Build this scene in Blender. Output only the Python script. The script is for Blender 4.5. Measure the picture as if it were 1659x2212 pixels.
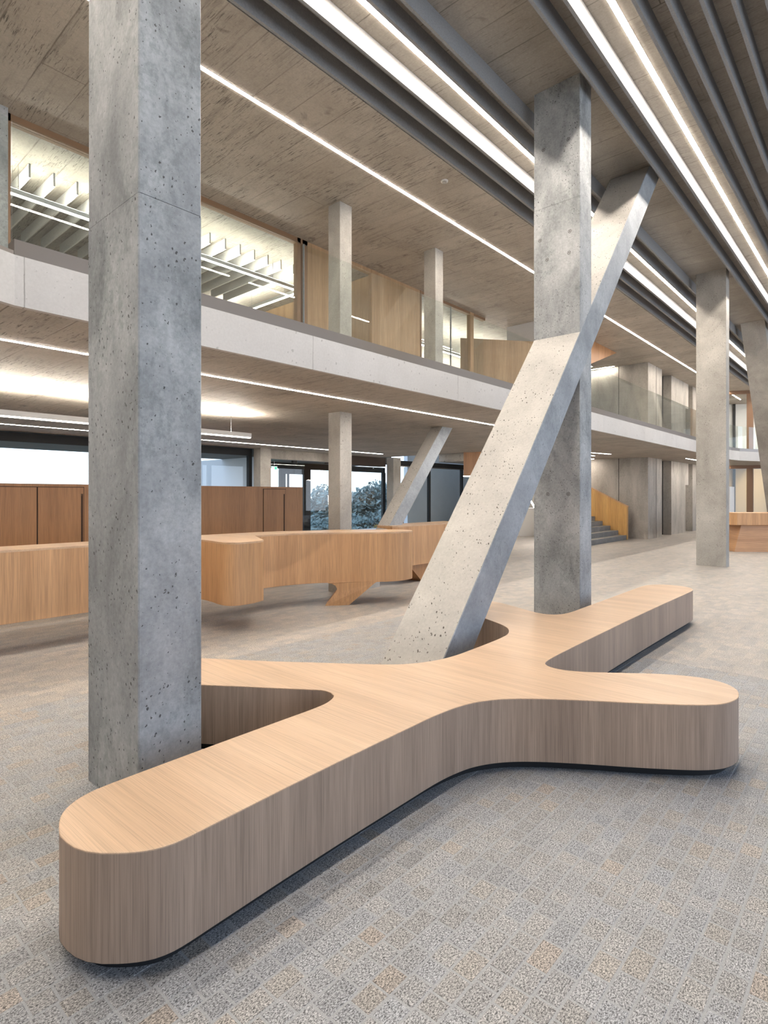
import bpy, math, random
from mathutils import Vector
random.seed(7)
for o in list(bpy.data.objects):
    bpy.data.objects.remove(o)
scn = bpy.context.scene
COL = scn.collection

# ---------------------------------------------------------------- camera, world, exposure
cam_d = bpy.data.cameras.new('camera')
cam = bpy.data.objects.new('camera', cam_d)
COL.objects.link(cam)
ANG = math.atan2(1104.5, 1242)                 # view direction, measured from the building's long axis
cam.location = (0, 0, 1.70)
cam.rotation_euler = (math.pi / 2, 0, ANG - math.pi / 2)
cam_d.sensor_fit = 'HORIZONTAL'
cam_d.sensor_width = 36
cam_d.lens = 36 * 1242 / 1659
cam_d.shift_y = -(1106 - 1069) / 1659
cam_d.clip_start = 0.05
cam_d.clip_end = 400
scn.camera = cam

scn.view_settings.view_transform = 'Standard'
scn.view_settings.look = 'None'
scn.view_settings.gamma = 1
scn.view_settings.use_curve_mapping = False
scn.view_settings.exposure = 0.22
scn.cycles.max_bounces = 8
scn.cycles.diffuse_bounces = 4
scn.cycles.glossy_bounces = 3
scn.cycles.transparent_max_bounces = 12
scn.cycles.sample_clamp_indirect = 6
scn.cycles.use_denoising = True

world = bpy.data.worlds.new('overcast_sky')
scn.world = world
world.use_nodes = True
wt = world.node_tree
wt.nodes.clear()
wo = wt.nodes.new('ShaderNodeOutputWorld')
wb = wt.nodes.new('ShaderNodeBackground')
tc = wt.nodes.new('ShaderNodeTexCoord')
sx = wt.nodes.new('ShaderNodeSeparateXYZ')
wr = wt.nodes.new('ShaderNodeValToRGB')
wn = wt.nodes.new('ShaderNodeTexNoise')
wm = wt.nodes.new('ShaderNodeMapping')
wx = wt.nodes.new('ShaderNodeMix')
wx.data_type = 'RGBA'
wm.inputs['Scale'].default_value = (2, 2, 9)
wn.inputs['Scale'].default_value = 1.6
wn.inputs['Detail'].default_value = 5
wt.links.new(tc.outputs['Generated'], wm.inputs[0])
wt.links.new(wm.outputs[0], wn.inputs[0])
wt.links.new(tc.outputs['Generated'], sx.inputs[0])
wt.links.new(sx.outputs[2], wr.inputs[0])
wr.color_ramp.elements[0].position = 0.0
wr.color_ramp.elements[0].color = (0.66, 0.74, 0.84, 1)
wr.color_ramp.elements[1].position = 0.6
wr.color_ramp.elements[1].color = (0.24, 0.46, 0.92, 1)
e = wr.color_ramp.elements.new(0.10)
e.color = (0.60, 0.75, 0.95, 1)
wt.links.new(wr.outputs[0], wx.inputs[6])
wx.inputs[7].default_value = (0.78, 0.86, 0.98, 1)
wr2 = wt.nodes.new('ShaderNodeValToRGB')
wr2.color_ramp.elements[0].position = 0.42
wr2.color_ramp.elements[1].position = 0.62
wt.links.new(wn.outputs[0], wr2.inputs[0])
wt.links.new(wr2.outputs[0], wx.inputs[0])
wt.links.new(wx.outputs[2], wb.inputs[0])
wb.inputs[1].default_value = 2.3
wt.links.new(wb.outputs[0], wo.inputs[0])

STRIP_HALL = 120.0      # radiance of the hall's ceiling strips
STRIP_MEZZ = 110.0
STRIP_LOW = 85.0
STRIP_ROOM = 30.0
PEND_UP = 260.0
LIGHTCOL = (1.0, 0.90, 0.79)

# ---------------------------------------------------------------- node helpers
class NT:
    def __init__(self, name):
        self.m = bpy.data.materials.new(name)
        self.m.use_nodes = True
        self.t = self.m.node_tree
        self.t.nodes.clear()
        self.out = self.t.nodes.new('ShaderNodeOutputMaterial')

    def n(self, kind, **kw):
        x = self.t.nodes.new('ShaderNode' + kind)
        for k, v in kw.items():
            if k.startswith('i_'):
                key = k[2:]
                key = int(key) if key.isdigit() else key.replace('_', ' ')
                x.inputs[key].default_value = v
            else:
                setattr(x, k, v)
        return x

    def l(self, a, b):
        self.t.links.new(a, b)

    def pos(self, sc=(1, 1, 1)):
        g = self.n('NewGeometry')
        m = self.n('Mapping')
        m.inputs['Scale'].default_value = sc
        self.l(g.outputs['Position'], m.inputs[0])
        return m.outputs[0]

    def noise(self, vec, scale, detail=3, rough=0.5, dist=0.0):
        x = self.n('TexNoise')
        x.inputs['Scale'].default_value = scale
        x.inputs['Detail'].default_value = detail
        x.inputs['Roughness'].default_value = rough
        x.inputs['Distortion'].default_value = dist
        self.l(vec, x.inputs['Vector'])
        return x.outputs[0]

    def ramp(self, fac, stops):
        r = self.n('ValToRGB')
        cr = r.color_ramp
        while len(cr.elements) < len(stops):
            cr.elements.new(0.5)
        for e, (p, c) in zip(cr.elements, stops):
            e.position = p
            e.color = (c[0], c[1], c[2], 1) if hasattr(c, '__len__') else (c, c, c, 1)
        self.l(fac, r.inputs[0])
        return r.outputs[0]

    def mix(self, fac, a, b, mode='MIX'):
        x = self.n('Mix')
        x.data_type = 'RGBA'
        x.blend_type = mode
        if isinstance(fac, (int, float)):
            x.inputs[0].default_value = fac
        else:
            self.l(fac, x.inputs[0])
        for v, i in ((a, 6), (b, 7)):
            if isinstance(v, (tuple, list)):
                x.inputs[i].default_value = (v[0], v[1], v[2], 1)
            else:
                self.l(v, x.inputs[i])
        return x.outputs[2]

    def math(self, op, a, b=0.0, c=None):
        x = self.n('Math')
        x.operation = op
        vals = [a, b] + ([c] if c is not None else [])
        for i, v in enumerate(vals):
            if isinstance(v, (int, float)):
                x.inputs[i].default_value = v
            else:
                self.l(v, x.inputs[i])
        return x.outputs[0]

    def bsdf(self, color, rough=0.6, spec=0.5, metal=0.0, bump=None, bstr=0.2, bdist=0.01):
        b = self.n('BsdfPrincipled')
        if isinstance(color, (tuple, list)):
            b.inputs['Base Color'].default_value = (*color[:3], 1)
        else:
            self.l(color, b.inputs['Base Color'])
        if isinstance(rough, (int, float)):
            b.inputs['Roughness'].default_value = rough
        else:
            self.l(rough, b.inputs['Roughness'])
        b.inputs['Specular IOR Level'].default_value = spec
        b.inputs['Metallic'].default_value = metal
        if bump is not None:
            bn = self.n('Bump')
            bn.inputs['Strength'].default_value = bstr
            bn.inputs['Distance'].default_value = bdist
            self.l(bump, bn.inputs['Height'])
            self.l(bn.outputs[0], b.inputs['Normal'])
        self.l(b.outputs[0], self.out.inputs[0])
        return self.m


def plain(name, color, rough=0.5, spec=0.5, metal=0.0):
    return NT(name).bsdf(color, rough, spec, metal)


def emit(name, color, strength):
    t = NT(name)
    e = t.n('Emission')
    e.inputs[0].default_value = (*color, 1)
    e.inputs[1].default_value = strength
    t.l(e.outputs[0], t.out.inputs[0])
    return t.m


def concrete(name, light, dark, pits=0.0, pit_pow=2.2, mottle=0.0, pit_sc=22, stretch=(1, 1, 1), seams=None, blot=1.2, spots=0.0, contrast=1.0, fine=0.5, streak=0.0):
    """Cast concrete: cloudy tone, blow-holes, optional seam rows. seams = (u axis, v axis, width, height, mortar, offset)."""
    t = NT(name)
    p = t.pos(stretch)
    n1 = t.noise(p, blot, 6, 0.62, 0.4)
    a = 0.5 - 0.2 / contrast
    col = t.ramp(n1, [(a, dark), (1 - a, light)])
    n2 = t.noise(t.pos(), 38, 4, 0.7)
    col = t.mix(fine, col, t.ramp(n2, [(0.3, 0.55), (0.7, 1.25)]), 'MULTIPLY')
    hgt = t.noise(t.pos(), 14, 5, 0.6)
    if streak > 0:
        s = t.noise(t.pos((8, 0.7, 3)), 1.3, 6, 0.66)
        col = t.mix(streak, col, t.ramp(s, [(0.34, 0.68), (0.44, 1.0), (0.66, 1.06)]), 'MULTIPLY')
        s2 = t.noise(t.pos((30, 2.6, 3)), 2.1, 4, 0.7)
        gate = t.ramp(t.noise(t.pos(), 1.3, 4), [(0.40, 0.1), (0.58, 1.0)])
        dk = t.mix(gate, (1, 1, 1), t.ramp(s2, [(0.36, 0.30), (0.455, 1.0)]))
        col = t.mix(min(1.0, streak * 1.7), col, dk, 'MULTIPLY')
    if mottle > 0:
        mo_ = t.noise(t.pos((1, 1, 0.7)), 19, 6, 0.75, 0.3)
        gm = t.ramp(t.noise(t.pos((1, 1, 0.6)), 2.3, 4, 0.6), [(0.46, 0.0), (0.60, 1.0)])
        mk = t.mix(gm, (1, 1, 1), t.ramp(mo_, [(0.42, (0.62, 0.66, 0.64)), (0.54, (1, 1, 1))]))
        col = t.mix(mottle, col, mk, 'MULTIPLY')
    if spots > 0:
        sp = t.noise(t.pos((1, 1, 1)), 2.7, 3, 0.65, 0.6)
        col = t.mix(spots, col, t.ramp(sp, [(0.26, 0.45), (0.36, 1.0)]), 'MULTIPLY')
    if pits > 0:
        v = t.n('TexVoronoi')
        v.inputs['Scale'].default_value = pit_sc
        v.inputs['Randomness'].default_value = 1
        wob = t.noise(t.pos(), 60, 2)
        ad = t.n('VectorMath')
        ad.operation = 'MULTIPLY_ADD'
        t.l(wob, ad.inputs[0])
        ad.inputs[1].default_value = (0.03, 0.03, 0.03)
        t.l(t.pos((1, 1, 0.8)), ad.inputs[2])
        t.l(ad.outputs[0], v.inputs['Vector'])
        hs = t.n('SeparateColor')
        t.l(v.outputs['Color'], hs.inputs[0])
        big = t.ramp(t.noise(t.pos(), 3.0, 3), [(0.38, 0.35), (0.56, 1.0)])
        rad = t.math('MULTIPLY', t.math('MULTIPLY', t.math('POWER', hs.outputs[0], pit_pow), 0.26), big)
        d = t.math('SUBTRACT', v.outputs['Distance'], rad)
        mask = t.ramp(d, [(0.0, 1.0), (0.055, 0.0)])
        gated = t.math('MULTIPLY', mask, pits)
        col = t.mix(gated, col, (dark[0] * 0.22, dark[1] * 0.20, dark[2] * 0.18))
        hgt = t.math('SUBTRACT', t.math('MULTIPLY', hgt, 0.35), gated)
    if seams:
        u, w_, bw, bh, mo, off = seams
        g = t.n('NewGeometry')
        s = t.n('SeparateXYZ')
        c = t.n('CombineXYZ')
        t.l(g.outputs['Position'], s.inputs[0])
        wv = t.noise(t.pos(), 9, 3)
        ws = t.math('MULTIPLY_ADD', wv, 0.012, -0.006)
        t.l(t.math('ADD', s.outputs[u], ws), c.inputs[0])
        t.l(t.math('ADD', t.math('ADD', s.outputs[w_], ws), off), c.inputs[1])
        b = t.n('TexBrick')
        b.inputs['Scale'].default_value = 1
        b.inputs['Brick Width'].default_value = bw
        b.inputs['Row Height'].default_value = bh
        b.inputs['Mortar Size'].default_value = mo
        b.inputs['Mortar Smooth'].default_value = 0.6
        b.inputs['Color1'].default_value = (0.94, 0.94, 0.94, 1)
        b.inputs['Color2'].default_value = (1.04, 1.03, 1.02, 1)
        b.inputs['Mortar'].default_value = (1, 1, 1, 1)
        t.l(c.outputs[0], b.inputs['Vector'])
        col = t.mix(0.75, col, b.outputs['Color'], 'MULTIPLY')
        vary = t.ramp(t.noise(t.pos(), 1.7, 3), [(0.35, 0.15), (0.65, 1.0)])
        col = t.mix(t.math('MULTIPLY', t.math('MULTIPLY', b.outputs['Fac'], 0.72), vary), col, (dark[0] * 0.35, dark[1] * 0.33, dark[2] * 0.3))
        hgt = t.math('SUBTRACT', t.math('MULTIPLY', hgt, 0.4), t.math('MULTIPLY', b.outputs['Fac'], 0.8))
    return t.bsdf(col, 0.62, 0.35, bump=hgt, bstr=0.35, bdist=0.006)


def oak(name, light, dark, top=False, rough=0.38, horizontal=False):
    """Quarter-cut oak veneer; grain upright on faces, along Y on tops."""
    t = NT(name)
    if top:
        fine, mid, band = (1, 0.012, 1), (1, 0.03, 1), (1, 0.0, 0.0)
    elif horizontal:
        fine, mid, band = (0.012, 0.012, 1), (0.03, 0.03, 1), (0.0, 0.0, 1)
    else:
        fine, mid, band = (1, 1, 0.012), (1, 1, 0.03), (1, 1, 0.0)
    f = t.noise(t.pos(fine), 210, 3, 0.6)
    m = t.noise(t.pos(mid), 34, 4, 0.6, 0.3)
    g = t.noise(t.pos(band), 4.2, 3, 0.5)
    col = t.ramp(g, [(0.36, tuple(a * 0.35 + b * 0.65 for a, b in zip(light, dark))), (0.60, light)])
    col = t.mix(0.35 if top else 0.55, col, t.ramp(m, [(0.34, 0.82), (0.62, 1.10)]), 'MULTIPLY')
    k = t.ramp(f, [(0.36, 0.62), (0.50, 1.0), (0.68, 1.16)])
    col = t.mix(0.42 if top else 0.62, col, k, 'MULTIPLY')
    if not horizontal:                                   # veneer leaves, 0.24 m wide
        p = t.n('SeparateXYZ')
        t.l(t.pos(), p.inputs[0])
        u = p.outputs[0] if top else t.math('ADD', t.math('MULTIPLY', p.outputs[0], 0.8), t.math('MULTIPLY', p.outputs[1], 0.8))
        fl = t.math('FLOOR', t.math('DIVIDE', u, 0.24))
        wn_ = t.n('TexWhiteNoise')
        wn_.noise_dimensions = '1D'
        t.l(fl, wn_.inputs['W'])
        col = t.mix(0.6, col, t.ramp(wn_.outputs['Value'], [(0.0, 0.95), (1.0, 1.03)]), 'MULTIPLY')
    return t.bsdf(col, rough, 0.45, bump=f, bstr=0.12, bdist=0.001)


def granite(name, sett=True):
    t = NT(name)
    g = t.n('NewGeometry')
    sp1 = t.noise(t.pos((1.0, 1.7, 1)), 120, 5, 0.78, 0.5)
    sp2 = t.noise(t.pos((1.3, 1, 1)), 210, 2, 0.5)
    c1 = t.ramp(sp1, [(0.39, (0.040, 0.040, 0.040)), (0.465, (0.20, 0.198, 0.196)), (0.53, (0.43, 0.425, 0.42)), (0.63, (0.62, 0.61, 0.60))])
    c = t.mix(0.45, c1, t.ramp(sp2, [(0.38, 0.55), (0.60, 1.25)]), 'MULTIPLY')
    if sett:
        oi = t.n('ObjectInfo')
        wv = t.n('TexWhiteNoise')
        wv.noise_dimensions = '2D'
        cb = t.n('CombineXYZ')
        t.l(oi.outputs['Random'], cb.inputs[0])
        t.l(g.outputs['Random Per Island'], cb.inputs[1])
        t.l(cb.outputs[0], wv.inputs['Vector'])
        r1, rc = wv.outputs['Value'], wv.outputs['Color']
        s = t.n('SeparateColor')
        t.l(rc, s.inputs[0])
        r2 = s.outputs[1]
        tint = t.ramp(r1, [(0.0, (0.94, 0.98, 1.04)), (0.45, (1, 1, 1)), (0.84, (1.02, 1.0, 0.97)), (0.94, (1.06, 0.99, 0.90)), (1.0, (1.08, 0.96, 0.85))])
        val = t.ramp(r2, [(0.0, 0.90), (0.5, 1.0), (1.0, 1.07)])
        c = t.mix(1.0, c, tint, 'MULTIPLY')
        c = t.mix(1.0, c, val, 'MULTIPLY')
        h = sp1
    else:
        s = t.n('SeparateXYZ')
        cb = t.n('CombineXYZ')
        t.l(g.outputs['Position'], s.inputs[0])
        t.l(s.outputs[0], cb.inputs[0])
        t.l(t.math('ADD', s.outputs[1], -0.378 + 9.05), cb.inputs[1])
        b = t.n('TexBrick')
        b.inputs['Scale'].default_value = 1
        b.inputs['Brick Width'].default_value = 0.13
        b.inputs['Row Height'].default_value = 0.0905
        b.inputs['Mortar Size'].default_value = 0.004
        b.inputs['Mortar Smooth'].default_value = 0.3
        b.inputs['Color1'].default_value = (0.82, 0.82, 0.84, 1)
        b.inputs['Color2'].default_value = (1.16, 1.08, 0.98, 1)
        b.offset = 0.37
        t.l(cb.outputs[0], b.inputs['Vector'])
        c = t.mix(0.8, c, b.outputs['Color'], 'MULTIPLY')
        c = t.mix(t.math('MULTIPLY', b.outputs['Fac'], 0.8), c, (0.36, 0.35, 0.34))
        c = t.mix(1.0, c, (1.20, 1.16, 1.11), 'MULTIPLY')
        st = t.noise(t.pos((0.5, 2.6, 1)), 1.5, 5, 0.6)
        c = t.mix(0.5, c, t.ramp(st, [(0.35, 0.82), (0.6, 1.08)]), 'MULTIPLY')
        h = sp1
    return t.bsdf(c, 0.5, 0.4, bump=h, bstr=0.25, bdist=0.002)


def grout(name):
    t = NT(name)
    n = t.noise(t.pos(), 160, 4, 0.7)
    return t.bsdf(t.ramp(n, [(0.3, (0.29, 0.295, 0.30)), (0.7, (0.44, 0.445, 0.45))]), 0.8, 0.2)


def glass(name, tint=(0.96, 0.985, 0.97), refl=1.0):
    t = NT(name)
    tr = t.n('BsdfTransparent')
    tr.inputs[0].default_value = (*tint, 1)
    gl = t.n('BsdfGlossy')
    gl.inputs['Roughness'].default_value = 0.0
    gl.inputs[0].default_value = (refl, refl, refl, 1)
    ge = t.n('NewGeometry')
    dt = t.n('VectorMath')
    dt.operation = 'DOT_PRODUCT'
    t.l(ge.outputs['Normal'], dt.inputs[0])
    t.l(ge.outputs['Incoming'], dt.inputs[1])
    g = t.math('SUBTRACT', 1.0, t.math('ABSOLUTE', dt.outputs['Value']))
    mx = t.n('MixShader')
    t.l(t.math('MULTIPLY_ADD', t.math('POWER', g, 5.0), 0.95, 0.045), mx.inputs[0])
    t.l(tr.outputs[0], mx.inputs[1])
    t.l(gl.outputs[0], mx.inputs[2])
    t.l(mx.outputs[0], t.out.inputs[0])
    return t.m


def leaves(name, a, b):
    t = NT(name)
    n = t.noise(t.pos(), 1.6, 5, 0.75)
    return t.bsdf(t.ramp(n, [(0.32, a), (0.68, b)]), 0.85, 0.1)


def felt(name, c):
    t = NT(name)
    n = t.noise(t.pos(), 55, 5, 0.75)
    return t.bsdf(t.mix(0.35, c, t.ramp(n, [(0.35, 0.65), (0.65, 1.3)]), 'MULTIPLY'), 0.9, 0.1, bump=n, bstr=0.2, bdist=0.002)


M = {}
M['column'] = concrete('cast_concrete_column', (0.50, 0.51, 0.51), (0.245, 0.255, 0.26), pits=0.85, pit_sc=42, pit_pow=2.0, mottle=0.6, stretch=(1, 1, 0.6), blot=2.4, spots=0.25, contrast=1.15, fine=0.4)
M['column_far'] = concrete('pale_concrete_column', (0.50, 0.475, 0.43), (0.31, 0.29, 0.26), pits=0.5, pit_sc=26, stretch=(1, 1, 0.7), blot=1.6, contrast=1.0, fine=0.3)
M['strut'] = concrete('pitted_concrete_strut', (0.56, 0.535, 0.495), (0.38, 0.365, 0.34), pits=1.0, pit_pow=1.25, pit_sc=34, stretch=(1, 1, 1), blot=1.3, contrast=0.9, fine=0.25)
M['strut_side'] = concrete('smooth_dark_concrete', (0.41, 0.435, 0.46), (0.26, 0.28, 0.30), pits=0.4, pit_sc=40, mottle=0.4, blot=1.7, contrast=1.2, fine=0.3)  # strut sides: darker, bluer and less pitted than its other faces
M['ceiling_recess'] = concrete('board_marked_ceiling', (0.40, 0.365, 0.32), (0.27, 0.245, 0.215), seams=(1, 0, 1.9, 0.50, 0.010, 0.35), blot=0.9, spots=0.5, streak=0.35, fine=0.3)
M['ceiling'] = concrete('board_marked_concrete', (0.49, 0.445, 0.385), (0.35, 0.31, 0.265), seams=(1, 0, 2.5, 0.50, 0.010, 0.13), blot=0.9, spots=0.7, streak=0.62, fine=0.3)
M['fascia'] = concrete('pale_fascia_concrete', (0.64, 0.625, 0.61), (0.52, 0.505, 0.49), pits=0.35, pit_sc=18, seams=(0, 2, 2.93, 9.0, 0.006, 4.0), blot=1.1, contrast=0.7, fine=0.15)
M['wall'] = concrete('cast_wall_concrete', (0.54, 0.50, 0.445), (0.30, 0.275, 0.24), pits=0.25, pit_sc=9, mottle=0.35, stretch=(1, 1, 0.35), blot=1.4, contrast=1.1, fine=0.3)
M['plaster'] = plain('white_plaster', (0.74, 0.73, 0.71), 0.8)
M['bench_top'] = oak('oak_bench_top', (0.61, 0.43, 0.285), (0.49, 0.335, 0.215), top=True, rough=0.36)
M['bench_side_shaded'] = oak('oak_bench_side_shaded', (0.42, 0.305, 0.225), (0.30, 0.212, 0.155), rough=0.42)  # oak made darker and greyer; the sides' low light is in the colour
M['counter_top'] = oak('oak_counter_top', (0.66, 0.45, 0.28), (0.5, 0.32, 0.19), top=True, rough=0.36)
M['counter'] = oak('oak_counter_front', (0.62, 0.36, 0.18), (0.46, 0.25, 0.115), rough=0.4)
M['counter_h'] = oak('oak_counter_laid', (0.58, 0.33, 0.17), (0.40, 0.21, 0.10), rough=0.4, horizontal=True)
M['cabinet'] = oak('oak_cabinet_dark', (0.46, 0.235, 0.105), (0.32, 0.152, 0.062), rough=0.4)
M['upper_wood'] = oak('oak_wall_panel', (0.48, 0.32, 0.185), (0.36, 0.225, 0.12), rough=0.45)
M['stair_wood'] = oak('oak_stair_parapet', (0.66, 0.38, 0.13), (0.52, 0.27, 0.08), rough=0.42)
M['frame_wood'] = plain('stained_wood_frame', (0.26, 0.155, 0.085), 0.5)
M['black'] = plain('black_metal', (0.012, 0.013, 0.014), 0.55, 0.25)
M['dark'] = plain('dark_joint_and_shade', (0.02, 0.018, 0.016), 0.7)  # near-black for joints and gaps, and for the core slot's painted shade
M['plinth'] = plain('black_plinth', (0.008, 0.008, 0.009), 0.7)
M['channel'] = plain('bronze_channel', (0.30, 0.265, 0.24), 0.32, 0.5, 0.75)
M['steel'] = plain('brushed_steel', (0.65, 0.66, 0.67), 0.25, 0.5, 1.0)
M['baffle'] = felt('grey_felt_baffle', (0.29, 0.288, 0.288))
M['fin'] = felt('white_felt_fin', (0.78, 0.76, 0.73))
M['lamp_body'] = plain('white_lamp_housing', (0.78, 0.77, 0.75), 0.5)
M['glass'] = glass('clear_glass')
M['pane'] = glass('window_pane', (0.97, 0.985, 0.98))
M['hall'] = emit('hall_strip_diffuser', LIGHTCOL, STRIP_HALL)
M['mezz'] = emit('mezzanine_strip_diffuser', LIGHTCOL, STRIP_MEZZ)
M['low'] = emit('lobby_strip_diffuser', LIGHTCOL, STRIP_LOW)
M['room'] = emit('room_strip_diffuser', (1, 0.95, 0.87), STRIP_ROOM)
M['pend_up'] = emit('pendant_uplight', (1, 0.92, 0.80), PEND_UP)
M['pend_dn'] = emit('pendant_downlight', (1, 0.93, 0.84), 10)
M['sett'] = granite('granite_sett', True)
M['paving'] = granite('granite_paving', False)
M['grout'] = grout('pale_grout')
M['stone'] = concrete('grey_stone_step', (0.30, 0.29, 0.275), (0.20, 0.195, 0.185), blot=3, fine=0.7, contrast=0.8)
M['leaf_a'] = leaves('misty_green_leaves', (0.10, 0.14, 0.13), (0.34, 0.42, 0.40))  # leaf green paled and greyed; distant mist put into the colour
M['leaf_b'] = leaves('autumn_leaves', (0.07, 0.06, 0.02), (0.36, 0.23, 0.06))
M['bark'] = plain('bark', (0.08, 0.06, 0.045), 0.9)
M['lawn'] = leaves('grass_ground', (0.08, 0.11, 0.06), (0.16, 0.2, 0.12))
M['porch'] = plain('pale_porch_wall', (0.62, 0.66, 0.69), 0.6)
M['out_wall'] = concrete('pale_outside_concrete', (0.62, 0.66, 0.69), (0.52, 0.56, 0.59), blot=0.8, fine=0.15, contrast=0.7)
M['canopy'] = plain('dark_canopy_soffit', (0.12, 0.13, 0.13), 0.8)
M['tie'] = plain('tie_hole_shadow_gap', (0.12, 0.11, 0.10), 0.8)
M['lintel'] = plain('dark_brown_lintel', (0.07, 0.05, 0.04), 0.6)
M['blue'] = plain('blue_panel', (0.20, 0.38, 0.52), 0.5)
M['yellow'] = plain('ochre_wall_panel', (0.50, 0.36, 0.18), 0.6)
M['exit'] = emit('exit_sign_face', (0.55, 1.0, 0.85), 2.2)
M['exit_g'] = emit('exit_sign_green', (0.05, 0.65, 0.35), 1.2)
M['wood_red'] = plain('reddish_wood_post', (0.21, 0.12, 0.07), 0.5)


# ---------------------------------------------------------------- geometry helpers
class MB:
    def __init__(self):
        self.v, self.f, self.mi = [], [], []

    def add(self, vs, fs, mi=0):
        b = len(self.v)
        self.v += [tuple(p) for p in vs]
        self.f += [tuple(i + b for i in f) for f in fs]
        self.mi += [mi] * len(fs)
        return self

    def box(self, x0, x1, y0, y1, z0, z1, mi=0):
        vs = [(x0, y0, z0), (x1, y0, z0), (x1, y1, z0), (x0, y1, z0), (x0, y0, z1), (x1, y0, z1), (x1, y1, z1), (x0, y1, z1)]
        return self.add(vs, [(0, 3, 2, 1), (4, 5, 6, 7), (0, 1, 5, 4), (1, 2, 6, 5), (2, 3, 7, 6), (3, 0, 4, 7)], mi)

    def chamfer(self, x0, x1, y0, y1, z0, z1, c=0.008, mi=0):
        """A box with its four upright arrises chamfered."""
        p = [(x0 + c, y0), (x1 - c, y0), (x1, y0 + c), (x1, y1 - c), (x1 - c, y1), (x0 + c, y1), (x0, y1 - c), (x0, y0 + c)]
        return self.prism(p, z0, z1, mi)

    def prism(self, poly, z0, z1, mi=0):
        n = len(poly)
        vs = [(x, y, z0) for x, y in poly] + [(x, y, z1) for x, y in poly]
        fs = [tuple(range(n - 1, -1, -1)), tuple(range(n, 2 * n))]
        fs += [(i, (i + 1) % n, n + (i + 1) % n, n + i) for i in range(n)]
        return self.add(vs, fs, mi)

    def profile_y(self, prof, y0, y1, mi=0):
        """prof: list of (x, z), swept along y."""
        n = len(prof)
        vs = [(x, y0, z) for x, z in prof] + [(x, y1, z) for x, z in prof]
        fs = [tuple(range(n)), tuple(range(2 * n - 1, n - 1, -1))]
        fs += [(i, n + i, n + (i + 1) % n, (i + 1) % n) for i in range(n)]
        return self.add(vs, fs, mi)

    def profile_x(self, prof, x0, x1, mi=0):
        n = len(prof)
        vs = [(x0, y, z) for y, z in prof] + [(x1, y, z) for y, z in prof]
        fs = [tuple(range(n - 1, -1, -1)), tuple(range(n, 2 * n))]
        fs += [(i, (i + 1) % n, n + (i + 1) % n, n + i) for i in range(n)]
        return self.add(vs, fs, mi)

    def seg(self, a, b, w, z0, z1, mi=0):
        """Upright slab along a plan segment a-b, thickness w centred."""
        dx, dy = b[0] - a[0], b[1] - a[1]
        L = math.hypot(dx, dy)
        nx, ny = -dy / L * w / 2, dx / L * w / 2
        return self.prism([(a[0] - nx, a[1] - ny), (b[0] - nx, b[1] - ny), (b[0] + nx, b[1] + ny), (a[0] + nx, a[1] + ny)], z0, z1, mi)

    def build(self, name, mat, parent=None, smooth=False, kind=None, loc=None):
        me = bpy.data.meshes.new(name)
        off = Vector((0, 0, 0))
        p = parent
        while p is not None:
            off += p.location
            p = p.parent
        if loc is not None:
            off += Vector(loc)
        me.from_pydata([tuple(Vector(q) - off) for q in self.v], [], self.f)
        mats = mat if isinstance(mat, list) else [mat]
        for m in mats:
            me.materials.append(m)
        me.polygons.foreach_set('material_index', self.mi)
        if smooth:
            me.polygons.foreach_set('use_smooth', [True] * len(me.polygons))
        me.update()
        if smooth:
            me.set_sharp_from_angle(angle=math.radians(32))
        o = bpy.data.objects.new(name, me)
        if loc is not None:
            o.location = loc
        COL.objects.link(o)
        if parent is not None:
            o.parent = parent
        if kind:
            o['kind'] = kind
        return o


def thing(name, label, cat, loc=(0, 0, 0), group=None):
    o = bpy.data.objects.new(name, None)
    o.empty_display_size = 0.2
    COL.objects.link(o)
    o.location = loc
    o['label'] = label
    o['category'] = cat
    if group:
        o['group'] = group
    return o


def tag(o, label, cat, group=None):
    o['label'] = label
    o['category'] = cat
    if group:
        o['group'] = group
    return o


def structure(name):
    o = bpy.data.objects.new(name, None)
    COL.objects.link(o)
    o['kind'] = 'structure'
    return o


def catmull(pts, step=0.05, closed=True, sharp=()):
    out = []
    n = len(pts)
    for i in range(n if closed else n - 1):
        p0, p1, p2, p3 = pts[(i - 1) % n], pts[i], pts[(i + 1) % n], pts[(i + 2) % n]
        if i in sharp:
            p0 = p1
        if (i + 1) % n in sharp:
            p3 = p2
        L = math.hypot(p2[0] - p1[0], p2[1] - p1[1])
        if L < 1e-5:
            continue
        k = max(1, int(L / step))
        # centripetal parameterisation
        def dd(a, b):
            return max(math.hypot(a[0] - b[0], a[1] - b[1]) ** 0.5, 1e-4)
        t0 = 0.0
        t1 = t0 + dd(p0, p1)
        t2 = t1 + dd(p1, p2)
        t3 = t2 + dd(p2, p3)
        for j in range(k):
            t = t1 + (t2 - t1) * j / k
            def L2(a, b, ta, tb):
                return tuple(a[q] * (tb - t) / (tb - ta) + b[q] * (t - ta) / (tb - ta) for q in (0, 1))
            A1, A2, A3 = L2(p0, p1, t0, t1), L2(p1, p2, t1, t2), L2(p2, p3, t2, t3)
            B1, B2 = L2(A1, A2, t0, t2), L2(A2, A3, t1, t3)
            out.append(L2(B1, B2, t1, t2))
    return out


def inset(poly, d):
    """Offset a closed CCW outline inwards by d."""
    n = len(poly)
    out = []
    for i in range(n):
        a, b, c = poly[i - 1], poly[i], poly[(i + 1) % n]
        tx, ty = c[0] - a[0], c[1] - a[1]
        L = math.hypot(tx, ty) or 1
        out.append((b[0] - ty / L * d, b[1] + tx / L * d))
    return out


def ccw(poly):
    s = sum(poly[i - 1][0] * poly[i][1] - poly[i][0] * poly[i - 1][1] for i in range(len(poly)))
    return poly if s > 0 else poly[::-1]


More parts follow.
